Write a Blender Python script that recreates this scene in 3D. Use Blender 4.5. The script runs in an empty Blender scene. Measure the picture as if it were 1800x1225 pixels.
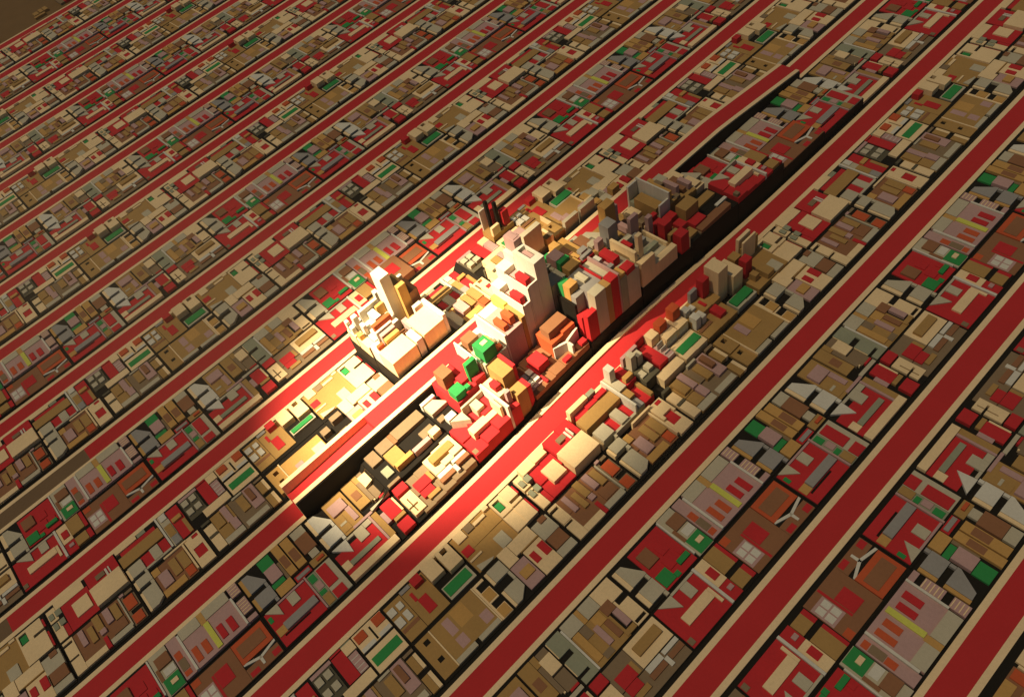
import bpy, math, random
import numpy as np
from mathutils import Matrix, Vector
random.seed(7)

# ------------------------------------------------------------------ camera, light, exposure
sc = bpy.context.scene
COL = sc.collection
CAM_A, CAM_B, CAM_C = 1.10303549, 0.754832381, -0.348449371
CAM_F, CAM_H, CAM_X = 1470.60746, 557.926949, 14.1137892
CAM_CX, CAM_CY = 785.099744, 535.012825            # principal point, photograph is 1800 x 1225
R3 = Matrix.Rotation(CAM_A, 3, 'Z') @ Matrix.Rotation(CAM_B, 3, 'X') @ Matrix.Rotation(CAM_C, 3, 'Z')
cam_d = bpy.data.cameras.new('camera')
cam = bpy.data.objects.new('camera', cam_d)
COL.objects.link(cam)
cam.matrix_world = Matrix.Translation((CAM_X, 0, CAM_H)) @ R3.to_4x4()
cam_d.sensor_fit = 'HORIZONTAL'
cam_d.sensor_width = 36
cam_d.lens = CAM_F * 36 / 1800
cam_d.shift_x = (900 - CAM_CX) / 1800
cam_d.shift_y = (CAM_CY - 612.5) / 1800
cam_d.clip_start = 1
cam_d.clip_end = 60000
sc.camera = cam

SUN_TO = Vector((-0.10, -0.34, 0.93)).normalized()
world = bpy.data.worlds.new('World')
sc.world = world
world.use_nodes = True
wn = world.node_tree
bg = wn.nodes['Background']
sky = wn.nodes.new('ShaderNodeTexSky')
sky.sky_type = 'NISHITA'
sky.sun_disc = False
sky.sun_elevation = math.asin(SUN_TO.z)
sky.sun_rotation = math.atan2(SUN_TO.x, SUN_TO.y)
wn.links.new(sky.outputs[0], bg.inputs[0])
bg.inputs[1].default_value = 0.05
sun_d = bpy.data.lights.new('sun', 'SUN')
sun_d.energy = 2.0
sun_d.angle = math.radians(0.5)
sun_d.color = (1.0, 0.86, 0.62)
sun = bpy.data.objects.new('sun', sun_d)
COL.objects.link(sun)
sun.rotation_euler = SUN_TO.to_track_quat('Z', 'Y').to_euler()
# the lamp whose pool of light the photograph shows over the middle of the town
lamp_d = bpy.data.lights.new('town_lamp', 'SPOT')
lamp_d.energy = 2.1e8
lamp_d.color = (1.0, 0.85, 0.62)
lamp_d.shadow_soft_size = 1.0
lamp_d.spot_size = math.radians(27)
lamp_d.spot_blend = 1.0
lamp = bpy.data.objects.new('town_lamp', lamp_d)
COL.objects.link(lamp)
LAMP_AT = Vector((-470, -230, 640))
lamp.location = LAMP_AT
lamp.rotation_euler = (LAMP_AT - Vector((-402, 180, 20))).to_track_quat('Z', 'Y').to_euler()
sc.view_settings.view_transform = 'Standard'
sc.view_settings.look = 'None'
sc.view_settings.gamma = 1
sc.view_settings.exposure = -0.95
sc.cycles.max_bounces = 4
sc.cycles.diffuse_bounces = 2

# ------------------------------------------------------------------ materials
def s2l(v):
    v /= 255
    return v / 12.92 if v < .04045 else ((v + .055) / 1.055) ** 2.4
PAL = {  # name: albedo written as 8-bit sRGB
    'c': ('cream_render', 238, 204, 148), 'g': ('pale_grey_render', 190, 176, 142), 'w': ('white_render', 214, 204, 178),
    'o': ('olive_tan_roof', 172, 132, 72), 'p': ('dusty_pink_roof', 186, 146, 132), 'b': ('brown_roof', 146, 98, 62),
    'r': ('red_roof', 192, 42, 42), 'n': ('green_roof', 48, 138, 66), 'O': ('orange_roof', 196, 86, 44),
    'y': ('lime_yellow_roof', 208, 202, 84), 'k': ('charcoal_roof', 92, 84, 62), 'm': ('taupe_roof', 136, 112, 80),
    'u': ('blue_grey_roof', 152, 144, 130), 'q': ('grey_green_roof', 150, 148, 116), 'd': ('ochre_roof', 196, 148, 78),
    'R': ('red_road', 190, 44, 42), 'K': ('tan_kerb', 240, 206, 152), 'T': ('brown_road', 118, 92, 62),
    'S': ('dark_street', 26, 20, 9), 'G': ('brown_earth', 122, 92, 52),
}
MATS = {}
for key, (nm, r, g, b) in PAL.items():
    m = bpy.data.materials.new(nm)
    m.use_nodes = True
    nt = m.node_tree
    bs = nt.nodes['Principled BSDF']
    bs.inputs['Roughness'].default_value = 0.82
    bs.inputs['Specular IOR Level'].default_value = 0.2
    geo = nt.nodes.new('ShaderNodeNewGeometry')
    mp = nt.nodes.new('ShaderNodeMapping')
    mp.inputs['Scale'].default_value = (0.55, 0.55, 0.05)      # streaks that run down the walls
    nz = nt.nodes.new('ShaderNodeTexNoise')
    nz.inputs['Scale'].default_value = 1.0
    nz.inputs['Detail'].default_value = 3
    nz2 = nt.nodes.new('ShaderNodeTexNoise')
    nz2.inputs['Scale'].default_value = 0.045
    nz2.inputs['Detail'].default_value = 2
    ad = nt.nodes.new('ShaderNodeMath'); ad.operation = 'ADD'
    mr = nt.nodes.new('ShaderNodeMapRange')
    mr.inputs['From Min'].default_value = 0.6
    mr.inputs['From Max'].default_value = 1.4
    a = 0.05 if key in 'RS' else 0.09
    mr.inputs['To Min'].default_value = 1 - a
    mr.inputs['To Max'].default_value = 1 + a
    mx = nt.nodes.new('ShaderNodeVectorMath'); mx.operation = 'SCALE'
    mx.inputs[0].default_value = (s2l(r), s2l(g), s2l(b))
    nt.links.new(geo.outputs['Position'], mp.inputs[0])
    nt.links.new(mp.outputs[0], nz.inputs['Vector'])
    nt.links.new(geo.outputs['Position'], nz2.inputs['Vector'])
    nt.links.new(nz.outputs['Fac'], ad.inputs[0])
    nt.links.new(nz2.outputs['Fac'], ad.inputs[1])
    nt.links.new(ad.outputs[0], mr.inputs['Value'])
    nt.links.new(mr.outputs[0], mx.inputs['Scale'])
    nt.links.new(mx.outputs[0], bs.inputs['Base Color'])
    MATS[key] = m
MKEYS = list(PAL)

# ------------------------------------------------------------------ terrain of the town
PER = 321.64            # one repeat of the street plan along an avenue
def ty(t): return 1.0443 * t + 27.5
def dome(x, y):         # how much taller the town grows towards its middle
    return 1 + 44 * math.exp(-((x + 343) ** 2) / (2 * 47 ** 2) - ((y - 300) ** 2) / (2 * 88 ** 2))
LIFT3 = [(77.5, 208, 1.5), (208, 272.2, 8), (272.2, 336.2, 12), (336.2, 399.8, 20), (399.8, 463.3, 24), (463.3, 529.8, 21), (529.8, 594, 13), (594, 657.6, 9)]
def lift(x, y):         # blocks in the middle of the town stand on high foundations
    if -380 < x < -304:
        for a, b, l in LIFT3:
            if a < y < b:
                if x < -341: return 9.0 if y < 208 else (min(l, 16) if y < 463 else 5.0)
                return l
    if -481 < x < -406:
        if 146.5 < y < 211.6: return 20.0
        if 272 < y < 338: return 9.0
        if 338 < y < 404: return 10.0
    return 0.0
EXTRA = {(5, 0, 17): 7.0}     # (strip, repeat, design): blocks that stand higher still
def found(x, y): return lift(x, y) + 0.28 * (dome(x, y) - 1)
LOW = ('brown_lot', 'orange_block', 'forked_wall_house')
def ztop(x, y, h, l, nm=''):
    D = dome(x, y)
    if nm in LOW:
        h *= 1 - .42 * (1 - math.exp(-(D - 1) / 4))
    else:
        h += (1.8 + .5 * (h - 1.8) - h) * (1 - math.exp(-(D - 1) / 4))
    return l + h * D

def project(P):
    c = R3.transposed() @ (Vector(P) - Vector((CAM_X, 0, CAM_H)))
    if c.z > -1: return None
    return (CAM_CX + CAM_F * c.x / -c.z, CAM_CY - CAM_F * c.y / -c.z)

# ------------------------------------------------------------------ the street plan
# s runs from the avenue on the right (0) to the avenue on the left (84), t along the avenue.
# building: (what it looks like, name, [pieces]); piece: (part, colour, s0, s1, t0, t1, height[, holes]) or (part, colour, polygon, height)
BL, WL, FL, HD = 'roof_block', 'parapet_wall', 'base_slab', 'hedge_roof'
def trapez(t, c='g', l='c', d=2.6):
    return [('gable_block', c, [(75.8, t + d), (75.5, t + 8), (62, t + 16), (60, t + 16), (60, t + d)], 2.1),
            ('gable_block', c, [(55.6, t + d), (55.6, t + 16), (44, t + 16), (44, t + d)], 2.1),
            (BL, c, 56, 59.8, t + 13.6, t + 15.8, 2.0), (BL, c, 40.6, 43.8, t + 13.2, t + 15.8, 2.0),
            ('front_ledge', l, 60, 76, t, t + d - .05, 1.5), ('front_ledge', l, 44, 55.6, t, t + d - .05, 1.5)]
Y = [
 ('grey-green arcade with two dark bays', 'arcade_house', [(FL,'q',41.4,77.4,50,61.4,1.5,[(60,64.2,50,58.6),(46,48.3,50,58.6)]),
   ('front_ledge','c',64.6,77,49.4,49.98,1.2),('front_ledge','c',48.7,59.6,49.4,49.98,1.2),(WL,'w',41.4,75.4,61.6,63,2.1)]),
 ('olive hall with pink bar roofs', 'olive_hall', [(FL,'o',41.4,67,63.2,91,1.3),(BL,'d',45,67,64.4,69.6,2.0),(BL,'m',59,67,70,76,1.8),
   (BL,'p',46.6,61,76.8,81,2.3),(BL,'m',42,46.4,70,77,1.7),(BL,'d',59,66.4,80,88,1.8),(BL,'b',45.5,58.5,84.4,88.6,2.2)]),
 ('pale grey twin house with tan link', 'twin_house', [(BL,'g',67.4,77.6,63.2,75.6,2.0),(BL,'d',67.2,77.6,75.8,79.2,1.7),(BL,'g',67.4,77.6,79.4,91,2.0)]),
 ('cream notched house with pink and brown roofs', 'notched_house', [(FL,'c',41.6,63.2,98,108,1.7,[(59.2,63.2,99.6,108),(43,45.4,98.6,107.4)]),(FL,'c',63.6,77.8,91.4,108,1.8),
   (BL,'b',59.6,67.2,89.2,97.6,2.2),(BL,'p',46.7,59.2,93,97.6,2.4),(BL,'o',42,45.6,88.8,97.4,1.9)]),
 ('cream walled court round an olive hall', 'court_house', [(FL,'c',22.2,39.4,80.6,108.2,1.4),('hall','o',28.2,35,84.2,104.8,3.0)]),
 ('white L-shaped terraces with brown roofs', 'terrace_house', [(FL,'m',7.6,21.4,57,108.2,0.9),(BL,'w',18,21,95,108,2.0),(BL,'b',13.2,16.8,96.4,108,1.9),
   (BL,'w',17.2,21.2,80.6,93.6,2.0),(BL,'w',10.6,17,93,96,1.8),(BL,'b',13,16.9,79.6,92.6,1.9)]),
 ('red cube with red hall and taupe yard', 'red_hall', [(BL,'r',32,39.4,50,60.6,2.6),(FL,'m',22,39.4,60.8,80.2,1.0),('hall','r',22.2,31,63.4,76,1.8),(BL,'r',15.8,21.9,63.4,74,1.8),
   (BL,'o',11.7,15.4,65.6,76,2.0),(BL,'o',22.2,31,76.2,79,1.5)]),
 ('cream house cut by a dark cross', 'cross_house', [(FL,'c',10.8,30.8,50,60.4,1.8,[(17.4,19,50,58),(12.4,26.6,53.4,54.4)])]),
 ('pale slanted block with two dark notches', 'slanted_block', trapez(111, 'g', 'c', 3.2)),
 ('red lot with brown box and green roofs', 'red_lot', [(FL,'r',42.6,77.2,127.4,156.6,1.3),('hall','b',60.4,72,130,140,2.6),(HD,'n',47.2,51,145.6,155.4,2.7),(HD,'n',44,54,128,138,2.0),
   (HD,'n',43.2,47,138.2,142,2.0),(BL,'r',50,58,139,148,1.9),(BL,'r',60,68,143,150,1.8),(BL,'r',52,56,151,155,1.8)]),
 ('grey strip house with brown box and green end', 'strip_house', [(FL,'g',42,79,158.6,172.6,1.4),(WL,'w',45.6,77.8,157.2,158.4,2.2),('hall','b',64,73.4,161.8,172.4,2.6),
   (BL,'w',56.4,62.4,163.8,172.2,1.8),(HD,'n',42.4,55.2,160.4,172.4,1.8),(BL,'c',47.6,51.2,164.8,170,2.5),(BL,'b',55.4,66,159.4,162,1.7)]),
 ('red lot with white fork and tan bar', 'fork_house', [(FL,'r',7.8,39.6,110.2,147,1.0),('fork','g',28.4,37.8,132.8,139.8,1.9),(BL,'g',38,39.7,126,146.8,1.9),('hall','c',18.3,25.4,119,143.4,2.2),
   (BL,'c',13,25.2,143.6,145.8,2.0),(BL,'m',9.4,13.8,110.4,114.2,1.5),(WL,'w',7.8,40,147.2,149.2,2.1),('fork','g',[(39.4,114),(39.4,125.8),(28.6,125.6)],1.9)]),
 ('cream house with olive halls and red boxes', 'olive_pair_house', [(FL,'c',20.4,39.8,149.6,158.2,1.5),(FL,'r',8,20.2,149.6,158.2,1.2),('hall','o',22.6,39.8,158.6,169.6,1.9),('hall','o',9.2,18.6,158.6,168.6,1.9),
   (BL,'r',22.6,39.8,169.8,172.6,1.4),(BL,'r',9,18.6,168.8,172.6,1.4),(BL,'r',24.8,32.6,151.6,157,2.1),(BL,'p',13.6,16.8,152.8,156.8,2.0)]),
 ('pink court with lime-yellow bar, red and orange boxes', 'pink_court', [(FL,'p',42.6,78.2,184,224.6,2.2),(WL,'w',42.6,76,182.2,183.9,2.9),('wing','g',69.3,78.2,184.2,199.8,2.7),
   ('link','d',68,78.2,200,204.4,2.5),('wing','g',69.3,78.2,204.6,224.4,2.8),('yellow_bar','y',44,67.8,201,205,2.9),(BL,'r',46,57.8,214.6,219.6,2.8),(BL,'r',47,58.8,206.8,211.4,2.8),
   (BL,'O',46.8,57.6,193.2,198,2.6),(BL,'O',46.4,58.8,185.8,190.2,2.6),(WL,'w',42.6,69,224.7,226.2,3.0)]),
 ('pink front row with orange and grey roofs', 'pink_row', [(FL,'p',42.6,78.2,173.6,182,1.9),(BL,'m',49.4,58.8,174.6,180,2.2),(BL,'O',59.2,66,174.6,179.4,2.1),(BL,'O',44.6,48.8,174.6,179.6,2.1)]),
 ('striped pink row with two dark gaps', 'striped_row', [(BL,'p',42.8,46.6,226.4,234,2.3),(BL,'p',50.4,63.2,226.4,234,2.3),(BL,'p',68,78.2,226.4,234,2.3)]
   + [('roof_rib','c',50.8+i*2.6,51.4+i*2.6,227,233.4,2.5) for i in range(5)] + [('roof_rib','c',68.6+i*2.6,69.2+i*2.6,227,233.4,2.5) for i in range(4)]),
 ('orange block with sunken brown roof', 'orange_block', [(FL,'O',20.6,39,207.2,232.6,1.4),('hall','b',24.8,34.8,209.6,229.6,1.75)]),
 ('brown lot with red square and four white squares', 'brown_lot', [(FL,'b',7.8,39.4,173.6,206.8,0.8),('hall','r',18.6,32,189,199.8,1.25),(BL,'r',8.4,32,186.8,188.6,0.95),(BL,'p',12.6,28.4,174,186.4,0.9),
   (BL,'O',33.8,39.2,173.8,180,0.95)] + [('white_square','w',a,a+5.4,b,b+4.6,1.15) for a in (14.6,21.2) for b in (175.4,181)]),
 ('white Y-shaped wall on brown yard', 'forked_wall_house', [(FL,'b',7.8,16.6,207,233,0.8),('fork','w',[(21.4,207.4),(19.6,207.4),(15.4,219),(17.2,220.4)],1.3),
   ('fork','w',[(17.2,218.6),(15.4,219.6),(18.4,232.8),(20.3,232.8)],1.3),('fork','w',[(16.4,218.2),(10.6,218.4),(10.6,220.2),(16.4,220.4)],1.3),(BL,'r',8.6,12.6,208,215,1.0),(BL,'r',9,13.6,226.6,232.6,1.0)]),
 ('grey slanted block with tan ledge and notches', 'slanted_block', trapez(235.6, 'u', 'd')),
 ('green lot with pink box and olive box', 'green_lot', [(HD,'n',67.4,78,253,263.4,1.6),('hall','p',54.2,67,253.4,263.4,2.9),(HD,'n',49.6,53.8,252.2,262.6,1.7),('hall','d',40.6,48.8,252.8,265.8,2.2),(FL,'m',49.2,66,263.6,266,1.4)]),
 ('twin long olive halls beside a red strip', 'twin_hall', [('hall','d',48.6,78.4,266.4,272.8,2.3),('hall','d',48.6,77.4,274,281.4,2.3),('roof_panel','b',56,67,267,272.2,2.36),('roof_panel','b',54.6,66,274.8,280.8,2.36),(FL,'r',40.6,46,267.2,280.4,1.3),(BL,'u',41.6,44.6,268.4,279.6,1.9)]),
 ('brown hall between grey blocks and orange stub', 'brown_hall', [('hall','b',53.8,69.4,283,294.2,2.5),(BL,'g',69.7,77.2,283.4,294.4,2.1),(BL,'g',47.4,53.6,285.4,292.2,1.9),(FL,'o',40.8,47.2,281.8,294.4,1.3),('chimney','O',42.4,44.8,286.8,293,2.4)]),
 ('red lot with white fork and blue-grey bar', 'fork_house', [(FL,'r',8,39.4,236,271.6,1.1,[(14.6,16.2,240,262)]),('fork','g',28.6,37.6,255,262.4,1.9),(BL,'p',38,39.5,248,271.4,1.9),('hall','u',16.6,23,243.4,270.6,2.7),
   (BL,'d',16.6,23,236.6,243.2,1.6),('fork','g',[(39.4,237.4),(39.4,247.8),(28.8,247.4)],1.9),(HD,'n',30,35,236.6,239.6,1.4),(WL,'p',8,40,271.9,273.3,2.1)]),
 ('grey lot with red halls and green patches', 'red_pair_house', [(FL,'g',7.8,38.8,280.8,294.4,1.4),('hall','r',19.4,37.4,281.4,290,2.1),('hall','r',7.9,15.6,281.2,290.4,1.9),(FL,'q',7.8,38.8,273.6,280.6,1.3),(HD,'n',31,37.6,274,279,1.7),
   (BL,'p',23,29.4,275,280,1.9),(HD,'n',18.4,22,274,279,1.7),(BL,'o',8.4,17.4,274,280,2.0)]),
 ('cream slanted block with black slots', 'slanted_block', trapez(297, 'w')),
 ('olive lot with a pink tower block', 'pink_tower_house', [(FL,'o',41.4,77,313.4,331.4,1.6),('hall','p',60.2,70.4,315,328.4,3.3),(BL,'p',46.2,60,325,329.2,2.3),(BL,'o',43.8,58.4,314,321,2.0),(BL,'g',50,52,315,320.4,2.3),(BL,'p',40.8,43,320.8,338,1.9)]),
 ('olive and taupe halls with brown roof', 'taupe_hall', [('hall','o',49.8,77.4,333,343,1.8),(BL,'m',48.4,69,343.3,346.6,2.3),(BL,'b',58,66,335,341,2.0),(BL,'o',69.6,77.2,343.3,347.6,1.9)]),
 ('cream box with taupe annexe and red oval', 'cream_box_house', [('hall','c',59.8,71.6,346.8,356,2.9),(BL,'m',71.8,76.8,348,356,1.7),('hall','m',46.4,58.8,347,356,1.7),('chimney','r',44.6,46.2,348.8,355.6,2.3),(WL,'c',47.2,59.6,345,346.4,2.0),(WL,'g',41.2,44,338.4,356,1.8)]),
 ('red lot with white fork and cream front', 'fork_house', [(FL,'r',14.2,34.6,297,332.8,1.0),('fork','g',28.6,39.8,318,326.4,1.9),('hall','q',18.6,22.8,303.4,329.6,2.2),(BL,'c',18.6,25.6,297,303.2,1.6),('wing','c',7.8,13.8,297,339,2.6),
   ('fork','w',[(40,298.4),(40,311.4),(27.4,310)],1.9),(BL,'g',37.8,39.8,311.6,317.8,1.9),(BL,'g',35,39.8,326.6,332.8,1.8),(WL,'p',14,40,333,334.8,2.1)]),
 ('red halls behind olive strip and pink bar', 'red_pair_house', [(FL,'o',14,39.6,335.2,340,1.7),(BL,'p',23.4,33.8,340.2,343.8,2.1),('hall','r',23.2,39.2,344,354,2.0),(BL,'o',19.8,23,345.4,355,2.0),('hall','r',7.6,17.2,344,354.6,2.6),(BL,'c',24,38.4,354.2,355.8,1.7)]),
]
X = [
 ('tan court with four white cubes', 'four_cube_house', [(FL,'o',44.6,76.6,-9.6,4.8,1.0),(BL,'b',52,54.8,-9.2,4.6,1.2)] + [('cube','w',a,b,c,d,2.2) for a,b,c,d in ((66.8,72.6,-9.4,-3.8),(56.6,63.6,-9.4,-3.7),(66.8,72,-1.8,2.6),(56.6,64,-1.8,2.6))]),
 ('tan terrace with red court and red tower', 'red_tower_house', [(FL,'o',44.6,77.4,5.2,25.6,1.0),(BL,'r',49.8,63.2,11.2,18.6,1.5),(BL,'r',63.4,70.8,9.6,12,1.4),('tower','r',70,76.6,15.2,23,5.2),(BL,'u',74.2,77.2,5.4,13.6,1.9)]),
 ('twin pale high blocks with a slot between', 'twin_block', [('block','c',63.4,77.4,26,37.4,4.8),('block','c',59.4,77.4,39.6,51.4,4.6,[(71.6,76,43,48)]),('link','c',76,77.6,37.6,39.4,4.0)]),
 ('long green roof on a pale hall', 'green_hall', [(FL,'g',45.2,56.6,27.6,50.8,1.4),('green_roof','n',47.4,55.4,28.4,48.9,2.0)]),
 ('wide flat olive hall with pale rims', 'flat_hall', [(FL,'o',9,41.2,-9.4,2.4,1.3,[(34.3,38.2,-4.6,-.4),(19.2,22.8,-4.6,-.6)]),(WL,'c',9,41,2.5,3.5,1.8),('hall','o',13,41,3.7,40.8,1.5),
   ('roof_panel','p',15,23.4,33,40,1.55),('roof_panel','p',15,23.4,11.8,18.8,1.55),('roof_panel','p',26,38.6,12,17.8,1.55),('roof_panel','d',26,40,20,31,1.55),(WL,'c',9,41,41,42,1.8),('wing','g',9,12.7,3.7,20.2,1.9),('wing','g',9,12.7,23.4,40.8,1.9)]),
 ('pale row with ochre boxes and dark gaps', 'ochre_row', [(FL,'c',9,41,42.3,51.6,1.3,[(33.2,39,44.2,51.6),(17.8,23.2,44,51.6)]),(BL,'d',24.6,32.6,43.8,51,1.8),(BL,'d',9.4,17.2,43.8,51,1.8)]),
 ('olive yard with cream boxes and red patch', 'olive_yard', [(FL,'o',44.8,78.4,53.4,90.6,0.9),(BL,'c',71,78.6,56.6,65,1.9),(BL,'m',72.2,78.2,66.4,72.8,1.6),(BL,'c',72.4,75,73.6,84,1.8),(BL,'c',75.2,77.6,85,89.6,1.7),
   (BL,'r',59.4,66.4,54.4,62,1.25),(WL,'c',54.4,56,54,64.6,1.8),(BL,'g',44.9,56,76,84.8,1.7),('gable_block','g',[(50.2,55),(46,68),(44.9,66),(44.9,55)],1.8)]),
 ('big cream hall with green patio', 'cream_hall', [(FL,'c',45.2,76.4,91,110.8,2.0,[(63.2,65.8,102,110.8),(64.6,74.2,92.2,98.4)]),('patio',"n",66,72.8,92.8,97.8,1.4),(BL,'r',46,60.8,111,112.4,1.5),(BL,'r',66.4,74,111,112.4,1.5)]),
 ('pale notched blocks with chamfered corner', 'chamfered_block', [('block','g',30.4,41,56,68,2.3),('gable_block','g',[(23,56),(23,68),(15,68),(9,60.5),(9,56)],2.3),('front_ledge','c',30.4,41,53.6,55.8,1.7),('front_ledge','c',9,23,53.6,55.8,1.7),(BL,'g',23.2,30.2,66,68,2.2)]),
 ('pink hall with ochre box beside cream block', 'pink_hall', [('block','c',31,44.6,69,78.2,2.1),(FL,'p',9.4,30.6,69,82,1.5),('hall','d',16.8,23.8,71.2,80.4,2.8)]),
 ('cream yard with white hall and red boxes', 'mixed_yard', [(FL,'c',33.8,44.4,78.6,98.4,1.8),(WL,'o',32.8,33.6,82,98.8,2.2),(FL,'c',9,32.6,83,98.6,1.4),('hall','g',26.6,40.6,99,113.2,2.2),(BL,'b',37,41.2,105.6,111.4,2.7),('hall','b',15.8,26.4,100,112.6,2.3),
   ('wing','g',9,15.4,99,113.2,1.8),(BL,'r',18.6,29,92.8,98.2,2.0),(BL,'r',19.4,27.8,84.4,89,2.0)]),
 ('cream plaza with grey cubes and dark cross', 'cross_plaza', [(FL,'c',44.2,76.4,115.4,122.2,1.1,[(62,63.8,115.4,122.2)]),(BL,'q',66,71.6,116.2,119.8,1.7),(BL,'q',55.4,61.6,116.2,119.8,1.7),(BL,'q',66,71.6,121.2,126,1.7),(BL,'q',56,61.6,121.2,125.6,1.7)]),
 ('red lot with cream square and cream path', 'red_path_house', [(FL,'r',44.2,71.4,126.4,149,1.1),(FL,'r',44.2,55,122.6,126,1.1),('block','c',51,65,133.8,146.8,2.0),(FL,'c',71.6,79.2,122.6,147,1.4)]),
 ('big cream hall with red yard behind', 'cream_hall', [('hall','c',45,63.2,149.6,175.6,3.3),(FL,'r',63.8,79.2,149.6,175.4,1.3),(BL,'m',67.4,72,157,164.4,2.0),(BL,'w',64,72,165.2,166.8,2.0),(BL,'w',64,72,168,169,2.0)]),
 ('cream L-shaped house with two slots', 'l_shaped_house', [(FL,'c',8.8,41.2,116,124,1.7,[(36.4,38.9,116,123),(22.6,24.4,116,123)]),('wing','c',8.8,14,124.2,141.2,1.8)]),
 ('stacked pink and olive roof rows', 'stacked_roof_house', [(FL,'b',14.2,41.2,124.2,162,1.0),(BL,'p',25.4,39.8,128,132,2.0),(BL,'o',22,36.4,134.6,139,2.2),(BL,'o',27,41,140.6,146,2.2),(BL,'p',26.4,39.8,149,154,2.3),(BL,'o',24.4,38.4,155,160.4,2.2),
   (BL,'p',22.2,26.8,141.8,146.4,2.4),(BL,'b',15,23.8,149,160.8,1.8),(BL,'r',9,20,141.6,144.6,1.8),('wing','g',9.2,14,145.4,162.6,1.9)]),
 ('orange boxes behind a pale thin wall', 'orange_row', [(WL,'g',11,39.8,162.5,163.6,2.1),(FL,'m',9.2,41,163.8,174.4,1.1,[(36,38.6,166,174.4),(19.2,23,166,174.4)]),(BL,'O',23.8,35.6,165,173,1.9),(BL,'O',9.6,18.2,165,173,1.9),(BL,'p',38.8,41,164,167.6,1.9)]),
 ('long olive shed with red edge', 'olive_shed', [('hall','o',58.8,69.8,177,213,1.8),(FL,'r',70,74.6,180,211,1.1),(BL,'c',75,79.2,177,196,1.9),(BL,'q',74.8,78.6,196.8,204,1.5)]),
 ('pale fork house with red bays', 'fork_house', [(FL,'r',44,57.4,190.6,213,1.0),('fork','g',44.2,57,198.6,206,1.9),(BL,'g',43,45,190.8,213,1.9),(WL,'w',44,79,213.6,215.2,2.0)]),
 ('grey and olive row behind red yard', 'back_row', [(FL,'g',43.4,78.4,215.6,222.8,1.2),(BL,'o',52.4,65,216.4,222.2,1.8),(BL,'u',43.6,52.2,216.6,222.4,1.8),(BL,'w',71,77.6,217,222.4,2.0),(FL,'r',43.8,77.4,223.2,233.4,1.0),(BL,'o',44,60,230.2,233.2,1.5),(BL,'d',62,66,224,232,2.6)]),
 ('white chamfered block with black notches', 'chamfered_block', [('block','g',44.4,55.6,179.2,190.6,2.4),('block','g',32.4,40.9,179.2,190.6,2.4),('gable_block','g',[(28.6,179.2),(28.6,190.6),(13,190.6),(9.4,185),(9.4,179.2)],2.4),('front_ledge','c',44.4,55.6,177.2,179,1.7),('front_ledge','c',32.4,40.9,177.2,179,1.7),('front_ledge','c',9.4,28.6,177.2,179,1.7),
   (BL,'g',41.1,44.2,188.6,190.6,2.3),(BL,'g',28.8,32.2,188,190.6,2.3)]),
 ('sunken brown court with pink and orange roofs', 'sunken_court', [(FL,'b',9.4,38.8,191,219.4,1.0),(WL,'c',39,40.6,204,224,2.3),(WL,'c',11,38.8,219.6,221,2.3),(BL,'o',19.4,35,212,218.8,1.9),(BL,'o',19.4,35,204.6,210.6,1.9),(BL,'O',10.6,19,212,218.4,1.7),
   (BL,'p',16.6,30.4,193.8,202,2.4),(BL,'d',9.5,15.8,191.2,210,1.7),(BL,'d',31.8,38.6,191.2,197,1.6)]),
 ('cream house with sunken red courts', 'red_court_house', [(FL,'c',8.8,40.8,222,235,1.8,[(17.8,28.2,224.6,233),(36.6,40,228.4,233.6)]),('courtyard','r',18,28,224.8,232.8,1.3),('courtyard','r',36.8,39.8,228.6,233.4,1.3)]),
 ('four white blocks in a charcoal frame', 'four_cube_house', [(FL,'k',52.6,75,235.4,250.6,0.8)] + [('cube','g',a,a+5.8,b,b+5.2,2.1) for a in (57,67.2) for b in (236.4,243.6)] + [(WL,'p',75.2,78,235.6,252,1.2)]),
 ('red lot with cream bar and pink grid', 'pink_grid_house', [(FL,'r',53.8,76.6,252.6,261.8,1.0),('wing','c',69.6,77.2,262,270.4,2.3),(BL,'p',53.4,68.8,262.2,269,1.9),(WL,'c',44.4,52.4,246,269.4,1.7),(BL,'q',77.4,78.8,262,270,1.3),(BL,'r',77.4,78.8,252.8,261.6,1.2)]
   + [('roof_rib','w',54+i*3.6,54.5+i*3.6,262.6,268.6,2.02) for i in range(4)]),
 ('cream rooms with two orange boxes', 'orange_room_house', [(FL,'c',62.8,78.4,271.2,296.4,1.3,[(63.6,75,283.8,285.2)]),('hall','O',70,76.6,272.2,280.4,2.3),('hall','O',70.2,77.6,288,296,2.3),(BL,'w',62.8,66,286.4,296,1.5),(BL,'w',62.8,66,271.6,282.6,1.5)]),
 ('green bed with cream rim', 'green_bed', [(FL,'c',44.2,60.8,271.2,296.2,1.3),('green_roof','n',49,56,272.8,294.8,1.55)]),
 ('olive pair with cream ledges and gaps', 'olive_pair_house', [(BL,'o',24.8,37,288,293.2,1.8),('front_ledge','c',24.8,37,293.4,296,1.9),(BL,'o',7.8,20.6,288,293,1.8),('front_ledge','c',7.8,20.6,293.2,296,1.9),(BL,'m',39.2,41.4,288,296,1.4)]),
 ('pink hall with brown box roof', 'pink_hall', [(FL,'m',9,42,263.8,287.4,1.0),('hall','p',18.8,41.8,277.4,286.8,1.7),(BL,'b',26.4,39.2,278.8,283.4,2.8),(BL,'o',23,38,269.6,276.2,2.1),(BL,'g',40.2,42,267.6,277,1.9),('wing','g',9.4,14.4,266,286,1.9)]),
 ('pink bars with olive roofs and grey end', 'pink_bar_house', [(FL,'o',9,42,246.6,263.4,1.1),(BL,'p',25.6,41.6,256,261.2,2.0),(BL,'p',15.4,25.4,257,263,2.3),(BL,'o',26.8,40.4,247.8,254.8,2.2),(BL,'o',15.4,26,247.2,256,1.7),('wing','g',9.2,15,246.8,263.2,1.9)]),
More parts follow.
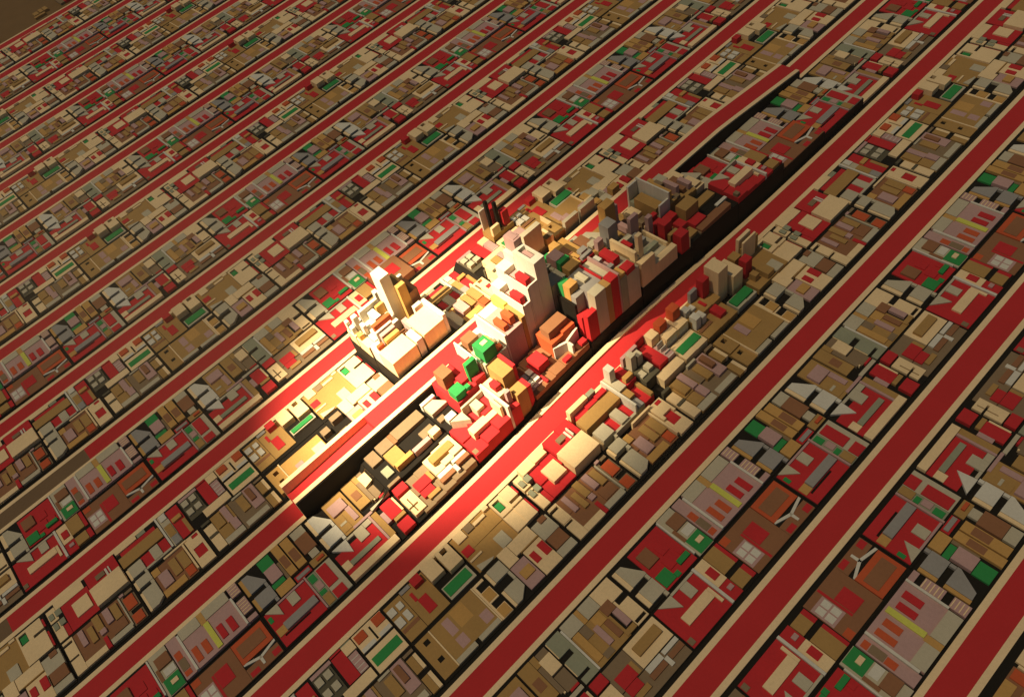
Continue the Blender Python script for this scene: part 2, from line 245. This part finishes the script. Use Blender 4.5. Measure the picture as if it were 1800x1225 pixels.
 ('cream row with two charcoal boxes', 'charcoal_row', [(FL,'c',10.6,37,238.4,246.2,1.4),(BL,'k',39,41.4,238.4,246,1.9),(BL,'k',24.6,27,238.6,246,1.9)]),
]

# blocks at the very middle, each with its own heights (metres above the avenues)
SPECIAL = {
 (3, 0, 13): [(FL,'p',42.6,69,184,200.4,57),('wing','w',69.3,78.2,184.2,200,56),(WL,'w',42.6,78.2,182.2,183.9,58.5),('yellow_bar','y',62,77,200.6,204.4,64),('olive_rib','o',42.4,61.8,200.6,204.4,62),
   (BL,'O',47,57.6,193.2,198,66),(BL,'O',46.4,58.8,185.8,190.2,63),(FL,'p',44,67.6,205.8,212.4,68),(BL,'r',47,58.8,206.8,211.2,76),(WL,'w',42.6,68,204.6,205.6,72),(WL,'w',42.6,43.9,205.8,212.4,71),
   ('wing','w',68,78.2,204.6,212.6,75),(FL,'p',44,67.6,214,223,82),(WL,'w',42.6,68,212.7,213.8,85),(BL,'r',46,57.8,214.8,219.8,90),(WL,'w',42.6,43.9,214,223,86),('wing','w',68,78.2,212.8,223,88)],
 (3, 0, 14): [(FL,'w',44,78,173.6,181.8,44),(BL,'m',52,58.8,174.4,180,47),(BL,'d',59.2,66,174.4,179.4,46),(BL,'O',44.6,48.8,174.4,179.6,49),(WL,'w',42.6,43.8,173.6,181.8,46)],
 (3, 0, 15): [(FL,'w',42.6,66,223.2,234,103,[(49,63,226,233)]),('inner_block','p',51,61,227,231.4,101),('crown_block','p',66.2,78.2,226.6,234,110),('wing','w',66.2,78.2,223.2,226.4,97),('roof_panel','p',68,76,228,232.6,110.6)],
 (3, 0, 19): [('gable_block','g',[(76,235.6),(75.5,243.6),(62,251.6),(60,251.6),(60,235.6)],66),('gable_block','g',[(55.6,236),(55.6,251.6),(44,251.6),(44,236)],64),(BL,'g',56,59.8,248.6,251.4,64)],
 (3, 0, 20): [(HD,'n',70.4,78,253,263.4,58),('hall','p',56,67,253.4,263.4,70),(HD,'n',49.6,53.8,252.2,262.6,72),('hall','d',40.6,48.8,252.8,265.8,69),(FL,'m',49.2,66,263.6,266,60),(HD,'n',67.4,70.2,253,258,63)],
 (3, 0, 21): [('hall','d',48.6,78.4,266.4,272.8,64),('hall','d',54,77.4,274,281.4,61),('roof_panel','b',56,67,267,272.2,64.6),('hall','u',48.6,53.6,274,281.4,66),(FL,'r',40.6,46,267.2,280.4,66),(BL,'u',41.6,44.6,268.4,279.6,69)],
 (3, 0, 22): [('hall','b',53.8,69.4,283,294.2,58),(BL,'g',69.7,77.2,283.4,294.4,52),(BL,'g',47.4,53.6,285.4,292.2,64),(FL,'o',40.8,47.2,281.8,294.4,60),('chimney','p',42.4,46.8,286.8,293,70)],
 (3, 0, 23): [(FL,'r',8,13,236,246,52),(FL,'r',15,20.4,236,246,46),(FL,'r',13,15,238,246,36),('black_front','S',20.6,39.6,236,238,57),(HD,'n',33.6,39.4,238.2,246,70),('hall','d',26,33.2,238.2,247,72),
   (FL,'u',16.4,39.4,247.2,262,66),(FL,'u',20.6,25.8,238.2,247,64),('wing','g',8,16.2,246.2,257.6,67),('wing','o',8,16.2,257.8,263.6,66),('wing','r',8,16.2,263.8,271.6,67.5),('fork','g',24,36,252,257,69),
   (BL,'r',16.4,39.4,262.2,263.4,68),(FL,'g',16.4,39.4,263.6,271.6,65),(WL,'p',8,40,271.9,273.3,68.5)],
 (3, 0, 24): [(FL,'g',7.8,38.8,280.8,294.4,58),('hall','r',22,37.4,282,289,66),('hall','r',7.9,15.6,281.2,290.4,64),(FL,'q',7.8,38.8,273.6,280.6,60),(BL,'w',31,37.6,274.4,279,66),(BL,'p',23,29.4,275,280,63),(BL,'u',18.4,22,274,279,67),(BL,'d',8.4,17.4,274,280,64)],
 (3, 0, 25): [('gable_block','g',[(76,297),(75.5,305),(62,313),(60,313),(60,297)],48),('gable_block','q',[(55.6,297),(55.6,313),(44,313),(44,297)],52),('tower','u',42,52,299,309,76)],
 (3, 0, 26): [(FL,'o',41.4,77,313.4,331.4,40),('tower','d',60.2,68.4,315,326.4,74),(BL,'p',62,68,327,331,66),(BL,'p',46.2,60,325,329.2,50),(BL,'o',43.8,58.4,314,321,48),('tower','p',41,44.6,322.8,332,66)],
 (3, 0, 27): [('hall','o',49.8,77.4,333,343,36),(BL,'m',48.4,69,343.3,346.6,40),(BL,'b',58,66,335,341,39),(BL,'o',69.6,77.2,343.3,347.6,34)],
 (3, 0, 28): [('hall','c',59.8,71.6,346.8,356,38),(BL,'m',71.8,76.8,348,356,32),('hall','m',46.4,58.8,347,356,34),('tower','r',42,46.2,346,355.6,46),(WL,'c',47.2,59.6,345,346.4,36)],
 (3, 0, 29): [('wing','c',7.8,13.4,297,313,56),('wing','c',7.8,13.4,313.2,339,42),('tower','c',13.6,17.2,302,307,80),('wing','c',13.6,39.8,297,299.6,66),(FL,'g',13.6,34.6,307.2,332.8,42),('fork','u',28.6,39.8,318,326.4,50),('hall','q',18.6,22.8,309,329.6,48),
   (BL,'g',35,39.8,300,317.6,56),(BL,'r',24,34,299.8,306.8,62),(BL,'g',13.6,23,299.8,301.8,60),(WL,'c',13.6,40,333,334.8,46)],
 (3, 0, 30): [(FL,'o',14,39.6,335.2,340,38),('tower','r',24.4,32.2,344,353,50),('tower','r',33.6,39.2,345,354,44),(BL,'o',19.8,23,345.4,355,40),('tower','r',7.6,16.2,344,353.6,46),(BL,'c',8,39,354.2,355.8,36),('tower','p',34,38,336,341,60)],
 (3, 1, 0): [('hall','o',46,70,50.4,60,46),('front_ledge','o',41.4,77,49.4,50.2,28),(WL,'w',41.4,77.4,61.6,63,58),(WL,'w',75.6,77.4,50.4,61.4,56),(WL,'w',41.4,43,50.4,61.4,52),('wing','m',43.2,45.8,50.4,61.2,38),('wing','q',70.2,75.4,50.4,61.2,40)],
 (3, 1, 4): [(FL,'o',22.2,39.4,80.6,108.2,24),('hall','o',28.2,36,84.2,104.8,30)],
 (3, 1, 5): [(FL,'m',7.6,21.4,79,108.2,25),('hall','b',7.8,14,62,100,32),(BL,'w',18,21,95,108,28),(BL,'b',14.2,17,80,92.6,29),(FL,'m',14.2,21.4,57,78.8,26)],
 (3, 1, 6): [('tower','r',32,39.4,50,60.6,40),('tower','o',24,35,62,78,46),(FL,'m',7.8,23,60.8,61.8,30),('hall','r',14.4,23.6,62,76,34)],
 (3, 1, 7): [(FL,'o',10.8,30.8,50,60.4,32,[(17.4,19,50,58)]),('hall','r',20,29,51,59,38)],
 (4, 0, 11): [(FL,'c',44.2,76.4,115.4,122.2,34,[(62,63.8,115.4,122.2)]),('pillar','w',72,76,116,119,46),('pillar','w',66,70.6,116.2,119.8,42),('pillar','d',55.4,60.6,116.2,119.8,40),('pillar','w',67,71.6,121.2,126,50),('pillar','w',56,61.6,122.4,125.6,46)],
 (4, 0, 12): [(FL,'w',44.2,71.4,126.4,149,38),(FL,'w',44.2,54,122.6,126,36),('block','w',53,65,133.8,140,47),('slab','O',48,52,128,146,46),('slab','d',60,63,141,148.6,50),('slab','w',66,69,128,147,52),(FL,'w',71.6,79.2,122.6,147,34)],
 (4, 0, 13): [('tower','w',50,63.2,149.6,159,84),('tower','d',45,63.2,159.2,167,68),('hall','b',45,63.2,167.2,175.6,54),(FL,'p',63.8,79.2,149.6,175.4,32),(BL,'w',64,67,150,175,58),('slab','w',74,79,150,154,50)],
 (4, 0, 14): [('hall','c',8.8,28,116,140.8,40),(FL,'w',28.2,41.2,116,123.8,38),('slab','O',30,33,118,124,43)],
 (4, 0, 15): [(FL,'b',14.2,41.2,141.2,162,28),('slab','p',34,38,126,140,46),('slab','d',29,33,126,140,44),(BL,'p',26.4,39.8,149,154,40),(BL,'o',24.4,38.4,155,160.4,38),(BL,'w',39,41,124.4,141,48),('wing','w',9.2,24,142,148,42)],
 (4, 0, 16): [('hall','c',9.4,34,150,171,42),(WL,'w',9.4,38,171.2,174.4,46),('slab','O',34.4,37,150,171,38),(BL,'w',37.2,41,163,171,44)],
 (4, 0, 25): [(FL,'o',62.8,78.4,271.2,296.4,20),('tower','S',70,73,276,279,56),('tower','S',66,69,282,285,52),('hall','r',71,77.6,281,288,42),('hall','r',64,69,287,294,38),(WL,'w',76.8,78.2,272,280,44),('block','c',63,66,272,281,30),('block','n',70,75,290,296,28)],
 (3, 0, 0): [('wing','m',65,77.2,52,61.4,13),('wing','q',49,58,54,61,12),(WL,'m',41.4,44,50,61,12)],
 (3, 0, 1): [('hall','o',52,66,63.4,76,14),('slab','d',47,51,64,80,17),('slab','p',46,50,81,97,17)],
 (3, 0, 2): [(BL,'m',67.4,77.6,63.2,75.6,14),(BL,'b',67.2,77.6,75.8,79.2,14),(BL,'m',67.4,77.6,79.4,107,15)],
 (3, 0, 3): [('block','c',46,52,99,107,18),('block','m',53,60,94,106,13)],
 (3, 0, 8): [('gable_block','g',[(76,111.5),(75.5,119),(64,127),(62,127),(62,111.5)],17),('front_ledge','w',73,76,110.6,124,19),('block','w',46,52,116,124,18),('block','m',53,58,112,118,14)],
 (4, 0, 3): [(FL,'g',50,56.6,27.6,50.8,3.2),('green_roof','n',51,55.4,28.4,48.9,4.4)],
 (4, 0, 4): [(FL,'d',9,34,-9.4,2.4,6,[(27,31,-4.6,-.4),(17,20.6,-4.6,-.6)]),(WL,'c',9,34,2.5,3.5,7.2),('hall','d',13,32,3.7,40.8,6.4),('roof_panel','p',15,22,12,18.8,6.7),('roof_panel','c',14,24,30,40,6.7),('wing','c',9,12.7,3.7,40.8,8)],
 (4, 0, 5): [('block','m',26,32.6,43.8,51,6),('block','m',9.4,15,44,51,6)],
 (4, 0, 8): [('block','m',31,36.4,56,66,7),('block','m',12,19,55,62,6)],
 (2, 1, 6): [(FL,'o',44.8,78.4,53.4,90.6,7),('block','o',71,78.6,56.6,65,22),('tower','c',75.4,78.2,67,82,34),('tower','c',71.6,73.2,68,84,32),('block','o',73.4,75.2,68,90,24),('block','r',60,67,56,64,27),(BL,'o',52,58,58,63,14),(BL,'g',44.9,56,76,84.8,9),(BL,'o',46,58,66,74,13)],
}

SPECIAL_LOOK = {(4, 0, 25): 'two slim black towers among red blocks', (3, 0, 13): 'white stepped tower court with red and orange boxes',
    (3, 0, 14): 'low white step in front of the stepped tower',
    (3, 0, 15): 'top of the white tower with pink crown',
    (3, 0, 19): 'grey split block behind the white tower',
    (3, 0, 20): 'green and pink boxes behind the white tower',
    (3, 0, 21): 'ochre twin halls behind the grey block',
    (3, 0, 22): 'brown hall with pink stub behind ochre halls',
    (3, 0, 23): 'grey slab block with green, tan and red fronts',
    (3, 0, 24): 'grey slab with red halls behind the red-fronted block',
    (3, 0, 25): 'pale slanted block with blue-grey cube tower',
    (3, 0, 26): 'olive yard with tan and pink towers',
    (3, 0, 27): 'olive and taupe halls behind the tan tower',
    (3, 0, 28): 'cream box with slim red tower',
    (3, 0, 29): 'cream walled yard with a slim cream tower',
    (3, 0, 30): 'three red towers in an olive yard',
    (3, 1, 0): 'brown hall inside a white U-shaped wall',
    (3, 1, 4): 'olive court with long olive hall',
    (3, 1, 5): 'brown terrace wall along the black street',
    (3, 1, 6): 'red and olive cubes beside the raised strip',
    (3, 1, 7): 'olive house with red box and black slot',
    (4, 0, 11): 'white pillars on a cream plinth over black wall',
    (4, 0, 12): 'white terrace with orange and white slabs',
    (4, 0, 13): 'slim white tower with tan and brown blocks',
    (4, 0, 14): 'cream hall with white step at black wall',
    (4, 0, 15): 'brown yard with upright pink and ochre slabs',
    (4, 0, 16): 'cream hall with white rim beside raised avenue',
    (3, 0, 0): 'dim taupe wings beside the black wall',
    (3, 0, 1): 'dim olive hall with ochre and pink slabs',
    (3, 0, 2): 'long taupe row under the raised avenue',
    (3, 0, 3): 'small cream and taupe blocks in black yard',
    (3, 0, 8): 'pale gable with white edge in black yard',
    (4, 0, 3): 'narrow green roof on a pale ledge',
    (4, 0, 4): 'flat ochre hall beside the raised avenue',
    (4, 0, 5): 'two taupe blocks in a black yard',
    (4, 0, 8): 'two taupe cubes behind the ochre hall',
    (2, 1, 6): 'olive yard with thin cream towers and red cube'}

# ------------------------------------------------------------------ mesh building
def prism(V, F, FM, poly, z0f, ztf, mk, holes=None):
    """poly in world xy (any winding); roof follows ztf, foot follows z0f"""
    n = len(poly)
    area = sum(poly[i][0]*poly[(i+1) % n][1] - poly[(i+1) % n][0]*poly[i][1] for i in range(n))
    if area < 0: poly = poly[::-1]
    b = len(V)
    for x, y in poly: V.append((x, y, z0f(x, y)))
    for x, y in poly: V.append((x, y, ztf(x, y)))
    for i in range(n):
        j = (i + 1) % n
        F.append((b+i, b+j, b+n+j, b+n+i)); FM.append(mk)
    F.append(tuple(b+n+i for i in range(n))); FM.append(mk)

def gridbox(V, F, FM, x0, x1, y0, y1, z0f, ztf, mk, holes=(), seg=0):
    xs = {x0, x1}; ys = {y0, y1}
    for a, b, c, d in holes: xs |= {a, b}; ys |= {c, d}
    def sub(v):
        v = sorted(v); o = [v[0]]
        for a, b in zip(v, v[1:]):
            k = max(1, int(math.ceil((b-a)/seg))) if seg else 1
            o += [a + (b-a)*(i+1)/k for i in range(k)]
        return o
    xs = sub(xs); ys = sub(ys)
    nx, ny = len(xs)-1, len(ys)-1
    def solid(i, j):
        if i < 0 or j < 0 or i >= nx or j >= ny: return False
        cx, cy = (xs[i]+xs[i+1])/2, (ys[j]+ys[j+1])/2
        return not any(a < cx < b and c < cy < d for a, b, c, d in holes)
    top, bot = {}, {}
    def T(i, j):
        if (i, j) not in top: top[i, j] = len(V); V.append((xs[i], ys[j], ztf(xs[i], ys[j])))
        return top[i, j]
    def B(i, j):
        if (i, j) not in bot: bot[i, j] = len(V); V.append((xs[i], ys[j], z0f(xs[i], ys[j])))
        return bot[i, j]
    for i in range(nx):
        for j in range(ny):
            if not solid(i, j): continue
            F.append((T(i, j), T(i+1, j), T(i+1, j+1), T(i, j+1))); FM.append(mk)
            if not solid(i, j-1): F.append((B(i, j), B(i+1, j), T(i+1, j), T(i, j))); FM.append(mk)
            if not solid(i, j+1): F.append((B(i+1, j+1), B(i, j+1), T(i, j+1), T(i+1, j+1))); FM.append(mk)
            if not solid(i-1, j): F.append((B(i, j+1), B(i, j), T(i, j), T(i, j+1))); FM.append(mk)
            if not solid(i+1, j): F.append((B(i+1, j), B(i+1, j+1), T(i+1, j+1), T(i+1, j))); FM.append(mk)

def mesh_obj(name, V, F, FM, parent=None, loc=(0, 0, 0), me=None):
    if me is None:
        me = bpy.data.meshes.new(name)
        me.from_pydata(V, [], F)
        keys = sorted(set(FM))
        for k in keys: me.materials.append(MATS[k])
        if len(keys) > 1:
            ix = {k: i for i, k in enumerate(keys)}
            me.polygons.foreach_set('material_index', [ix[k] for k in FM])
        me.update()
    o = bpy.data.objects.new(name, me)
    COL.objects.link(o)
    o.location = loc
    if parent is not None: o.parent = parent
    return o
def structure(o):
    o['kind'] = 'structure'
    return o

# ------------------------------------------------------------------ the setting
KMIN, KMAX = -1, 14
XL, XR = -1494.0, 210.0
YB, YT = -430.0, 1180.0
V, F, FM = [], [], []
gridbox(V, F, FM, -30000, 30000, -30000, 30000, lambda x, y: -9, lambda x, y: -1.6, 'G')
structure(mesh_obj('ground', V, F, FM))
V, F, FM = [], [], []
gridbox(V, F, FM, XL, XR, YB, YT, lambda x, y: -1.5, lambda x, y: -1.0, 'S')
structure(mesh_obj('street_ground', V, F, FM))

def av_z(k, x, y):
    return 0.26 * (dome(x, y) - 1)
def avE(y):       # the raised avenue through the middle
    return 24 if y < 540 else 24 - (y - 540) / 124 * 12
def avenue(k):
    x0, x1 = -100 * k, -100 * k + 16
    ys = list(np.arange(YB, YT + 1, 23.0))
    road = []
    for a, b in zip(ys, ys[1:]): road.append((a, b))
    def strip(name, xa, xb, segs, zf, mkf, zlow=-1.2):
        V, F, FM = [], [], []
        for a, b in segs:
            gridbox(V, F, FM, xa, xb, a, b, lambda x, y: zlow, zf, mkf((a + b) / 2))
        return structure(mesh_obj(name, V, F, FM))
    mk = lambda y: 'T' if (k == 6 and y < -96) or (k == 5 and y < -193) else 'R'
    if k == 4:
        lo, hi = 20.0, 664.0
        s1 = [(a, min(b, lo)) for a, b in road if a < lo] + [(max(a, hi), b) for a, b in road if b > hi]
        s2 = [(max(a, lo), min(b, hi)) for a, b in road if b > lo and a < hi]
        zr = lambda x, y: av_z(k, x, y) * 0
        strip('avenue', x0, x1, s1, zr, mk)
        strip('kerb', x1 + .02, x1 + 4.0, s1, lambda x, y: .16, lambda y: 'K')
        strip('kerb', x0 - 4.0, x0 - .02, s1, lambda x, y: .16, lambda y: 'K')
        low = [(a, b) for a, b in s2 if b <= 98] + [(lo + 69, 98.0)] if False else None
        sA = [(lo, 43.0), (43.0, 66.0), (66.0, 104.0)]
        sB = [(104.0, 130.0)] + [(a, b) for a, b in s2 if a >= 125]
        sB = [(104.0, min(b for a, b in s2 if b > 104))] + [(a, b) for a, b in s2 if a > 104]
        strip('avenue', x0, x1, sA, lambda x, y: 13 + (y - 20) * .03, mk)
        strip('avenue', x0, x1, sB, lambda x, y: avE(y) - .15, mk)
        for xa, xb in ((x1 + .02, x1 + 4.0), (x0 - 4.0, x0 - .02)):
            strip('kerb', xa, xb, sA + sB, lambda x, y: avE(y), lambda y: 'K')
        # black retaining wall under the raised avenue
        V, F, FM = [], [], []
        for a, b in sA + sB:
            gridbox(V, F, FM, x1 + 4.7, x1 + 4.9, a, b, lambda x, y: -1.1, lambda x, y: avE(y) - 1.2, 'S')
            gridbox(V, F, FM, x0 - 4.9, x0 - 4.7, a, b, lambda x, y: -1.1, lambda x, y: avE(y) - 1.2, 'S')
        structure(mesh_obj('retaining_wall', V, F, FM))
        return
    z = lambda x, y: av_z(k, x, y)
    zk = lambda x, y: av_z(k, x, y) * 1.25 + .16
    strip('avenue', x0, x1, road, z, mk)
    strip('kerb', x1 + .02, x1 + 4.0, road, zk, lambda y: 'K')
    strip('kerb', x0 - 4.0, x0 - .02, road, zk, lambda y: 'K')
for k in range(-2, 16): avenue(k)

# ------------------------------------------------------------------ the buildings
def colmap(k):
    """returns (plan, function s -> x) of the strip left of avenue k"""
    if k >= 1: return (Y if k % 2 else X), (lambda s: -100 * k - s), False
    kk = 1 if k == 0 else 2
    return (Y if k == 0 else X), (lambda s: -184 + 100 * kk + s), True

def jitter(nm, pc, cx, cy):
    """blocks near the middle of the town differ in height from one another"""
    if pc[0] in ('base_slab', 'front_ledge', 'parapet_wall', 'roof_rib', 'roof_panel', 'courtyard', 'patio', 'green_roof') or nm in LOW: return 1.0
    rr = random.Random('%s%s%d%d' % (nm, pc[1], round(cx * 3), round(cy * 3)))
    if -481 < cx < -404 and cy > 270: return rr.choice((.85, 1.0, 1.2, 1.45, 1.6))
    return rr.choice((.82, .95, 1.0, 1.08, 1.2))
def piece_geo(pc, fx, fy, nm, l, V, F, FM, seg, flat, absz=False):
    part, mk = pc[0], pc[1]
    def zt_at(x, y, h):
        if absz: z = h
        elif flat: z = l + (h if h <= 1.2 else 1.2 + (h - 1.2) * 1.5)
        else:
            z = ztop(x, y, h, l, nm)
            j = jitter(nm, pc, x, y)
            z = l + (z - l) * (1 + (j - 1) * min(1, (dome(x, y) - 1) / 6))
        return lambda px, py: z
    zf = (lambda x, y: 0.05) if flat and l == 0 else (lambda x, y: max(.05, found(x, y)))
    if isinstance(pc[2], list):
        poly = [(fx(s), fy(t)) for s, t in pc[2]]
        cx = sum(q[0] for q in poly) / len(poly); cy = sum(q[1] for q in poly) / len(poly)
        prism(V, F, FM, poly, zf, zt_at(cx, cy, pc[3]), mk)
    else:
        s0, s1, t0, t1, h = pc[2:7]
        holes = pc[7] if len(pc) > 7 else ()
        n = 1 if flat or absz or part != 'base_slab' else max(1, int(round((t1 - t0) / 11)))
        m = 1 if flat or absz or part != 'base_slab' else max(1, int(round((s1 - s0) / 18)))
        for i in range(n):
            for j in range(m):
                ta, tb = t0 + (t1 - t0) * i / n, t0 + (t1 - t0) * (i + 1) / n
                sa, sb = s0 + (s1 - s0) * j / m, s0 + (s1 - s0) * (j + 1) / m
                xa, xb = sorted((fx(sa), fx(sb)))
                hs = []
                for a, b, c, d in holes:
                    a, b, c, d = max(a, sa), min(b, sb), max(c, ta), min(d, tb)
                    if a < b and c < d: hs.append((*sorted((fx(a), fx(b))), fy(c), fy(d)))
                e = .004 if n * m > 1 else 0
                gridbox(V, F, FM, xa + e, xb - e, fy(ta) + e, fy(tb) - e, zf, zt_at((xa + xb) / 2, (fy(ta) + fy(tb)) / 2, h), mk, hs, 0)
def bounds(b):
    ss, ts, hh = [], [], 0
    for pc in b[2]:
        if isinstance(pc[2], list):
            ss += [q[0] for q in pc[2]]; ts += [q[1] for q in pc[2]]; hh = max(hh, pc[3])
        else:
            ss += [pc[2], pc[3]]; ts += [pc[4], pc[5]]; hh = max(hh, pc[6])
    return min(ss), max(ss), min(ts), max(ts), hh

def inst_list():
    out = []
    for k in range(KMIN, KMAX + 1):
        plan, fx, mir = colmap(k)
        for r in range(-3, 5):
            for bi, b in enumerate(plan):
                s0, s1, t0, t1, h = bounds(b)
                xa, xb = sorted((fx(s0), fx(s1)))
                ya, yb = ty(t0) + r * PER, ty(t1) + r * PER
                cx, cy = (xa + xb) / 2, (ya + yb) / 2
                l = lift(cx, cy) + EXTRA.get((k, r, bi), 0)
                pts = [project((x, y, z)) for x in (xa, xb) for y in (ya, yb) for z in (0, ztop(cx, cy, h, l, b[1]))]
                if any(q is None for q in pts): continue
                u0, u1 = min(q[0] for q in pts), max(q[0] for q in pts)
                v0, v1 = min(q[1] for q in pts), max(q[1] for q in pts)
                if u1 < -110 or u0 > 1910 or v1 < -70 or v0 > 1310: continue
                cu = max(0, min(u1, 1800) - max(u0, 0)); cv = max(0, min(v1, 1225) - max(v0, 0))
                full = max(1e-6, (u1-u0)*(v1-v0))
                area = (xb-xa)*(yb-ya)
                # projected plan area
                q = [project((x, y, 1)) for x, y in ((xa, ya), (xb, ya), (xb, yb), (xa, yb))]
                pa = abs(sum(q[i][0]*q[(i+1) % 4][1]-q[(i+1) % 4][0]*q[i][1] for i in range(4)))/2
                vis = pa * (cu*cv/full) + (h*dome(cx, cy))*3
                if cu*cv == 0: vis = 0
                elif (k, r, bi) in SPECIAL: vis += 5000
                out.append(dict(k=k, r=r, bi=bi, b=b, fx=fx, mir=mir, cx=cx, cy=cy, l=l, D=dome(cx, cy), vis=vis,
                                ctr=((u0+u1)/2, (v0+v1)/2), box=(xa, xb, ya, yb), h=h))
    return out
INST = inst_list()
INST.sort(key=lambda d: -d['vis'])
N_IND = 300
IND = INST[:N_IND]
REST = INST[N_IND:]

ORD = ['first', 'second', 'third', 'fourth', 'fifth', 'sixth', 'seventh', 'eighth', 'ninth', 'tenth', 'eleventh', 'twelfth', 'thirteenth', 'fourteenth', 'fifteenth', 'sixteenth']
# place words: strips counted from the lower right corner, and repeats counted up from the bottom of the picture
byk = {}
for d in INST:
    if d['vis'] > 0: byk.setdefault((d['k'], d['bi']), []).append(d)
for lst in byk.values():
    lst.sort(key=lambda d: d['r'])
    for i, d in enumerate(lst): d['nth'] = i; d['of'] = len(lst)
SUB = ('roof_panel', 'roof_rib', 'patio', 'courtyard', 'green_roof', 'chimney')      # pieces that sit in or on another part
cache = {}
for d in IND:
    desc, nm, pieces = d['b']
    strip = ORD[d['k'] + 1]
    zt = d['l'] + d['h'] * d['D']
    if (d['k'], d['r'], d['bi']) in SPECIAL: zt = max(p[3] if isinstance(p[2], list) else p[6] for p in SPECIAL[d['k'], d['r'], d['bi']])
    pre = 'tower-high ' if zt > 45 else ('tall ' if zt > 18 else '')
    own = SPECIAL_LOOK.get((d['k'], d['r'], d['bi']))
    if own: desc, pre = own, ''
    label = '%s%s, %s strip from right' % (pre, desc, strip)
    if d['of'] > 1 and not own: label += ', ' + ('lowest' if d['nth'] == 0 else ('highest' if d['nth'] == d['of'] - 1 else ORD[d['nth']] + ' up'))
    root = bpy.data.objects.new(nm, None)
    root.empty_display_size = 2
    COL.objects.link(root)
    root.location = (d['cx'], d['cy'], 0)
    root['label'] = label
    root['category'] = 'building'
    root['group'] = 'buildings in the avenue strips'
    flat = d['D'] < 1.04 and d['l'] == 0
    fx, off = d['fx'], d['r'] * PER
    spec = SPECIAL.get((d['k'], d['r'], d['bi']))
    host = None
    for pi, pc in enumerate(spec or pieces):
        if flat and not spec:
            key = (d['k'] % 2 if d['k'] >= 1 else d['k'] - 5, d['bi'], pi)
            if key in cache:
                o = mesh_obj(pc[0], None, None, None, host if pc[0] in SUB and host else root, (0, 0, 0), cache[key])
                if pc[0] not in SUB: host = o
                continue
        V, F, FM = [], [], []
        piece_geo(pc, fx, lambda t: ty(t) + off, d['b'][1], d['l'], V, F, FM, 0 if flat else 7, flat, bool(spec))
        V = [(x - d['cx'], y - d['cy'], z) for x, y, z in V]
        o = mesh_obj(pc[0], V, F, FM, host if pc[0] in SUB and host else root)
        if pc[0] not in SUB: host = o
        if flat and not spec: cache[key] = o.data
V, F, FM = [], [], []
for d in REST:
    flat = d['D'] < 1.04 and d['l'] == 0
    off = d['r'] * PER
    spec = SPECIAL.get((d['k'], d['r'], d['bi']))
    for pc in spec or d['b'][2]:
        piece_geo(pc, d['fx'], lambda t: ty(t) + off, d['b'][1], d['l'], V, F, FM, 0 if flat else 9, flat, bool(spec))
for b in X:                # scattered low blocks beyond the last avenue
    for r in range(-2, 4):
        rr = random.Random('%s%d' % (b[1], r) + str(b[2][0][2]))
        if rr.random() < .45: continue
        for pc in b[2]:
            if rr.random() < .5 or isinstance(pc[2], list): continue
            s0, s1, t0, t1, h = pc[2:7]
            if s1 > 52: continue
            gridbox(V, F, FM, -1508 - s1, -1508 - s0, ty(t0) + r * PER, ty(t1) + r * PER, lambda x, y: -1.7, lambda x, y: h * 1.6, rr.choice('obmkor'))
far = mesh_obj('far_city_buildings', V, F, FM)
far['kind'] = 'stuff'
far['label'] = 'dense mass of small far-off city blocks between the avenues'
far['category'] = 'city'

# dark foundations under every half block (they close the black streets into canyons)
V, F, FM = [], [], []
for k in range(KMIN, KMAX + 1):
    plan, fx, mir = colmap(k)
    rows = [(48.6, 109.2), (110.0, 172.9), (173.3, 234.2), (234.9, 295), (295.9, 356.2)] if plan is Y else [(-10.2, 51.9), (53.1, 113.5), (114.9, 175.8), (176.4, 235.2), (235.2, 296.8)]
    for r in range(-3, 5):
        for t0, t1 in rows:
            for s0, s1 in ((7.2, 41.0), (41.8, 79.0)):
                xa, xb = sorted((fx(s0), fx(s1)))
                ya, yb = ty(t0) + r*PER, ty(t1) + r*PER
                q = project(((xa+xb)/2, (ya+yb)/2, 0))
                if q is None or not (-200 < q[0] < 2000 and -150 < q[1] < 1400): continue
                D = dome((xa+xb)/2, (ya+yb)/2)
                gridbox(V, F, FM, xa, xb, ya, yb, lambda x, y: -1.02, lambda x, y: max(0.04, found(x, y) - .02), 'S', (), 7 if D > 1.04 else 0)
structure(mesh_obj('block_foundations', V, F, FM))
print('instances', len(INST), 'min vis', IND[-1]['vis'])

# ------------------------------------------------------------------ brown dusk air that the far strips fade into
V, F, FM = [], [], []
HX0, HX1, HY0, HY1, HZ0, HZ1 = -31000, 31000, -31000, 31000, -12, 570
hv = [(x, y, z) for z in (HZ0, HZ1) for x, y in ((HX0, HY0), (HX1, HY0), (HX1, HY1), (HX0, HY1))]
hf = [(0, 3, 2, 1), (4, 5, 6, 7), (0, 1, 5, 4), (1, 2, 6, 5), (2, 3, 7, 6), (3, 0, 4, 7)]
hm = bpy.data.meshes.new('haze')
hm.from_pydata(hv, [], hf)
hmat = bpy.data.materials.new('brown_haze')
hmat.use_nodes = True
hn = hmat.node_tree
hn.nodes.remove(hn.nodes['Principled BSDF'])
pv = hn.nodes.new('ShaderNodeVolumePrincipled')
pv.inputs['Color'].default_value = (0.62, 0.50, 0.33, 1)
pv.inputs['Density'].default_value = 0.00006
hn.links.new(pv.outputs[0], hn.nodes['Material Output'].inputs['Volume'])
hm.materials.append(hmat)
haze = bpy.data.objects.new('haze', hm)
COL.objects.link(haze)
haze['kind'] = 'stuff'
haze['label'] = 'thin brown dusk haze over the whole town'
haze['category'] = 'haze'
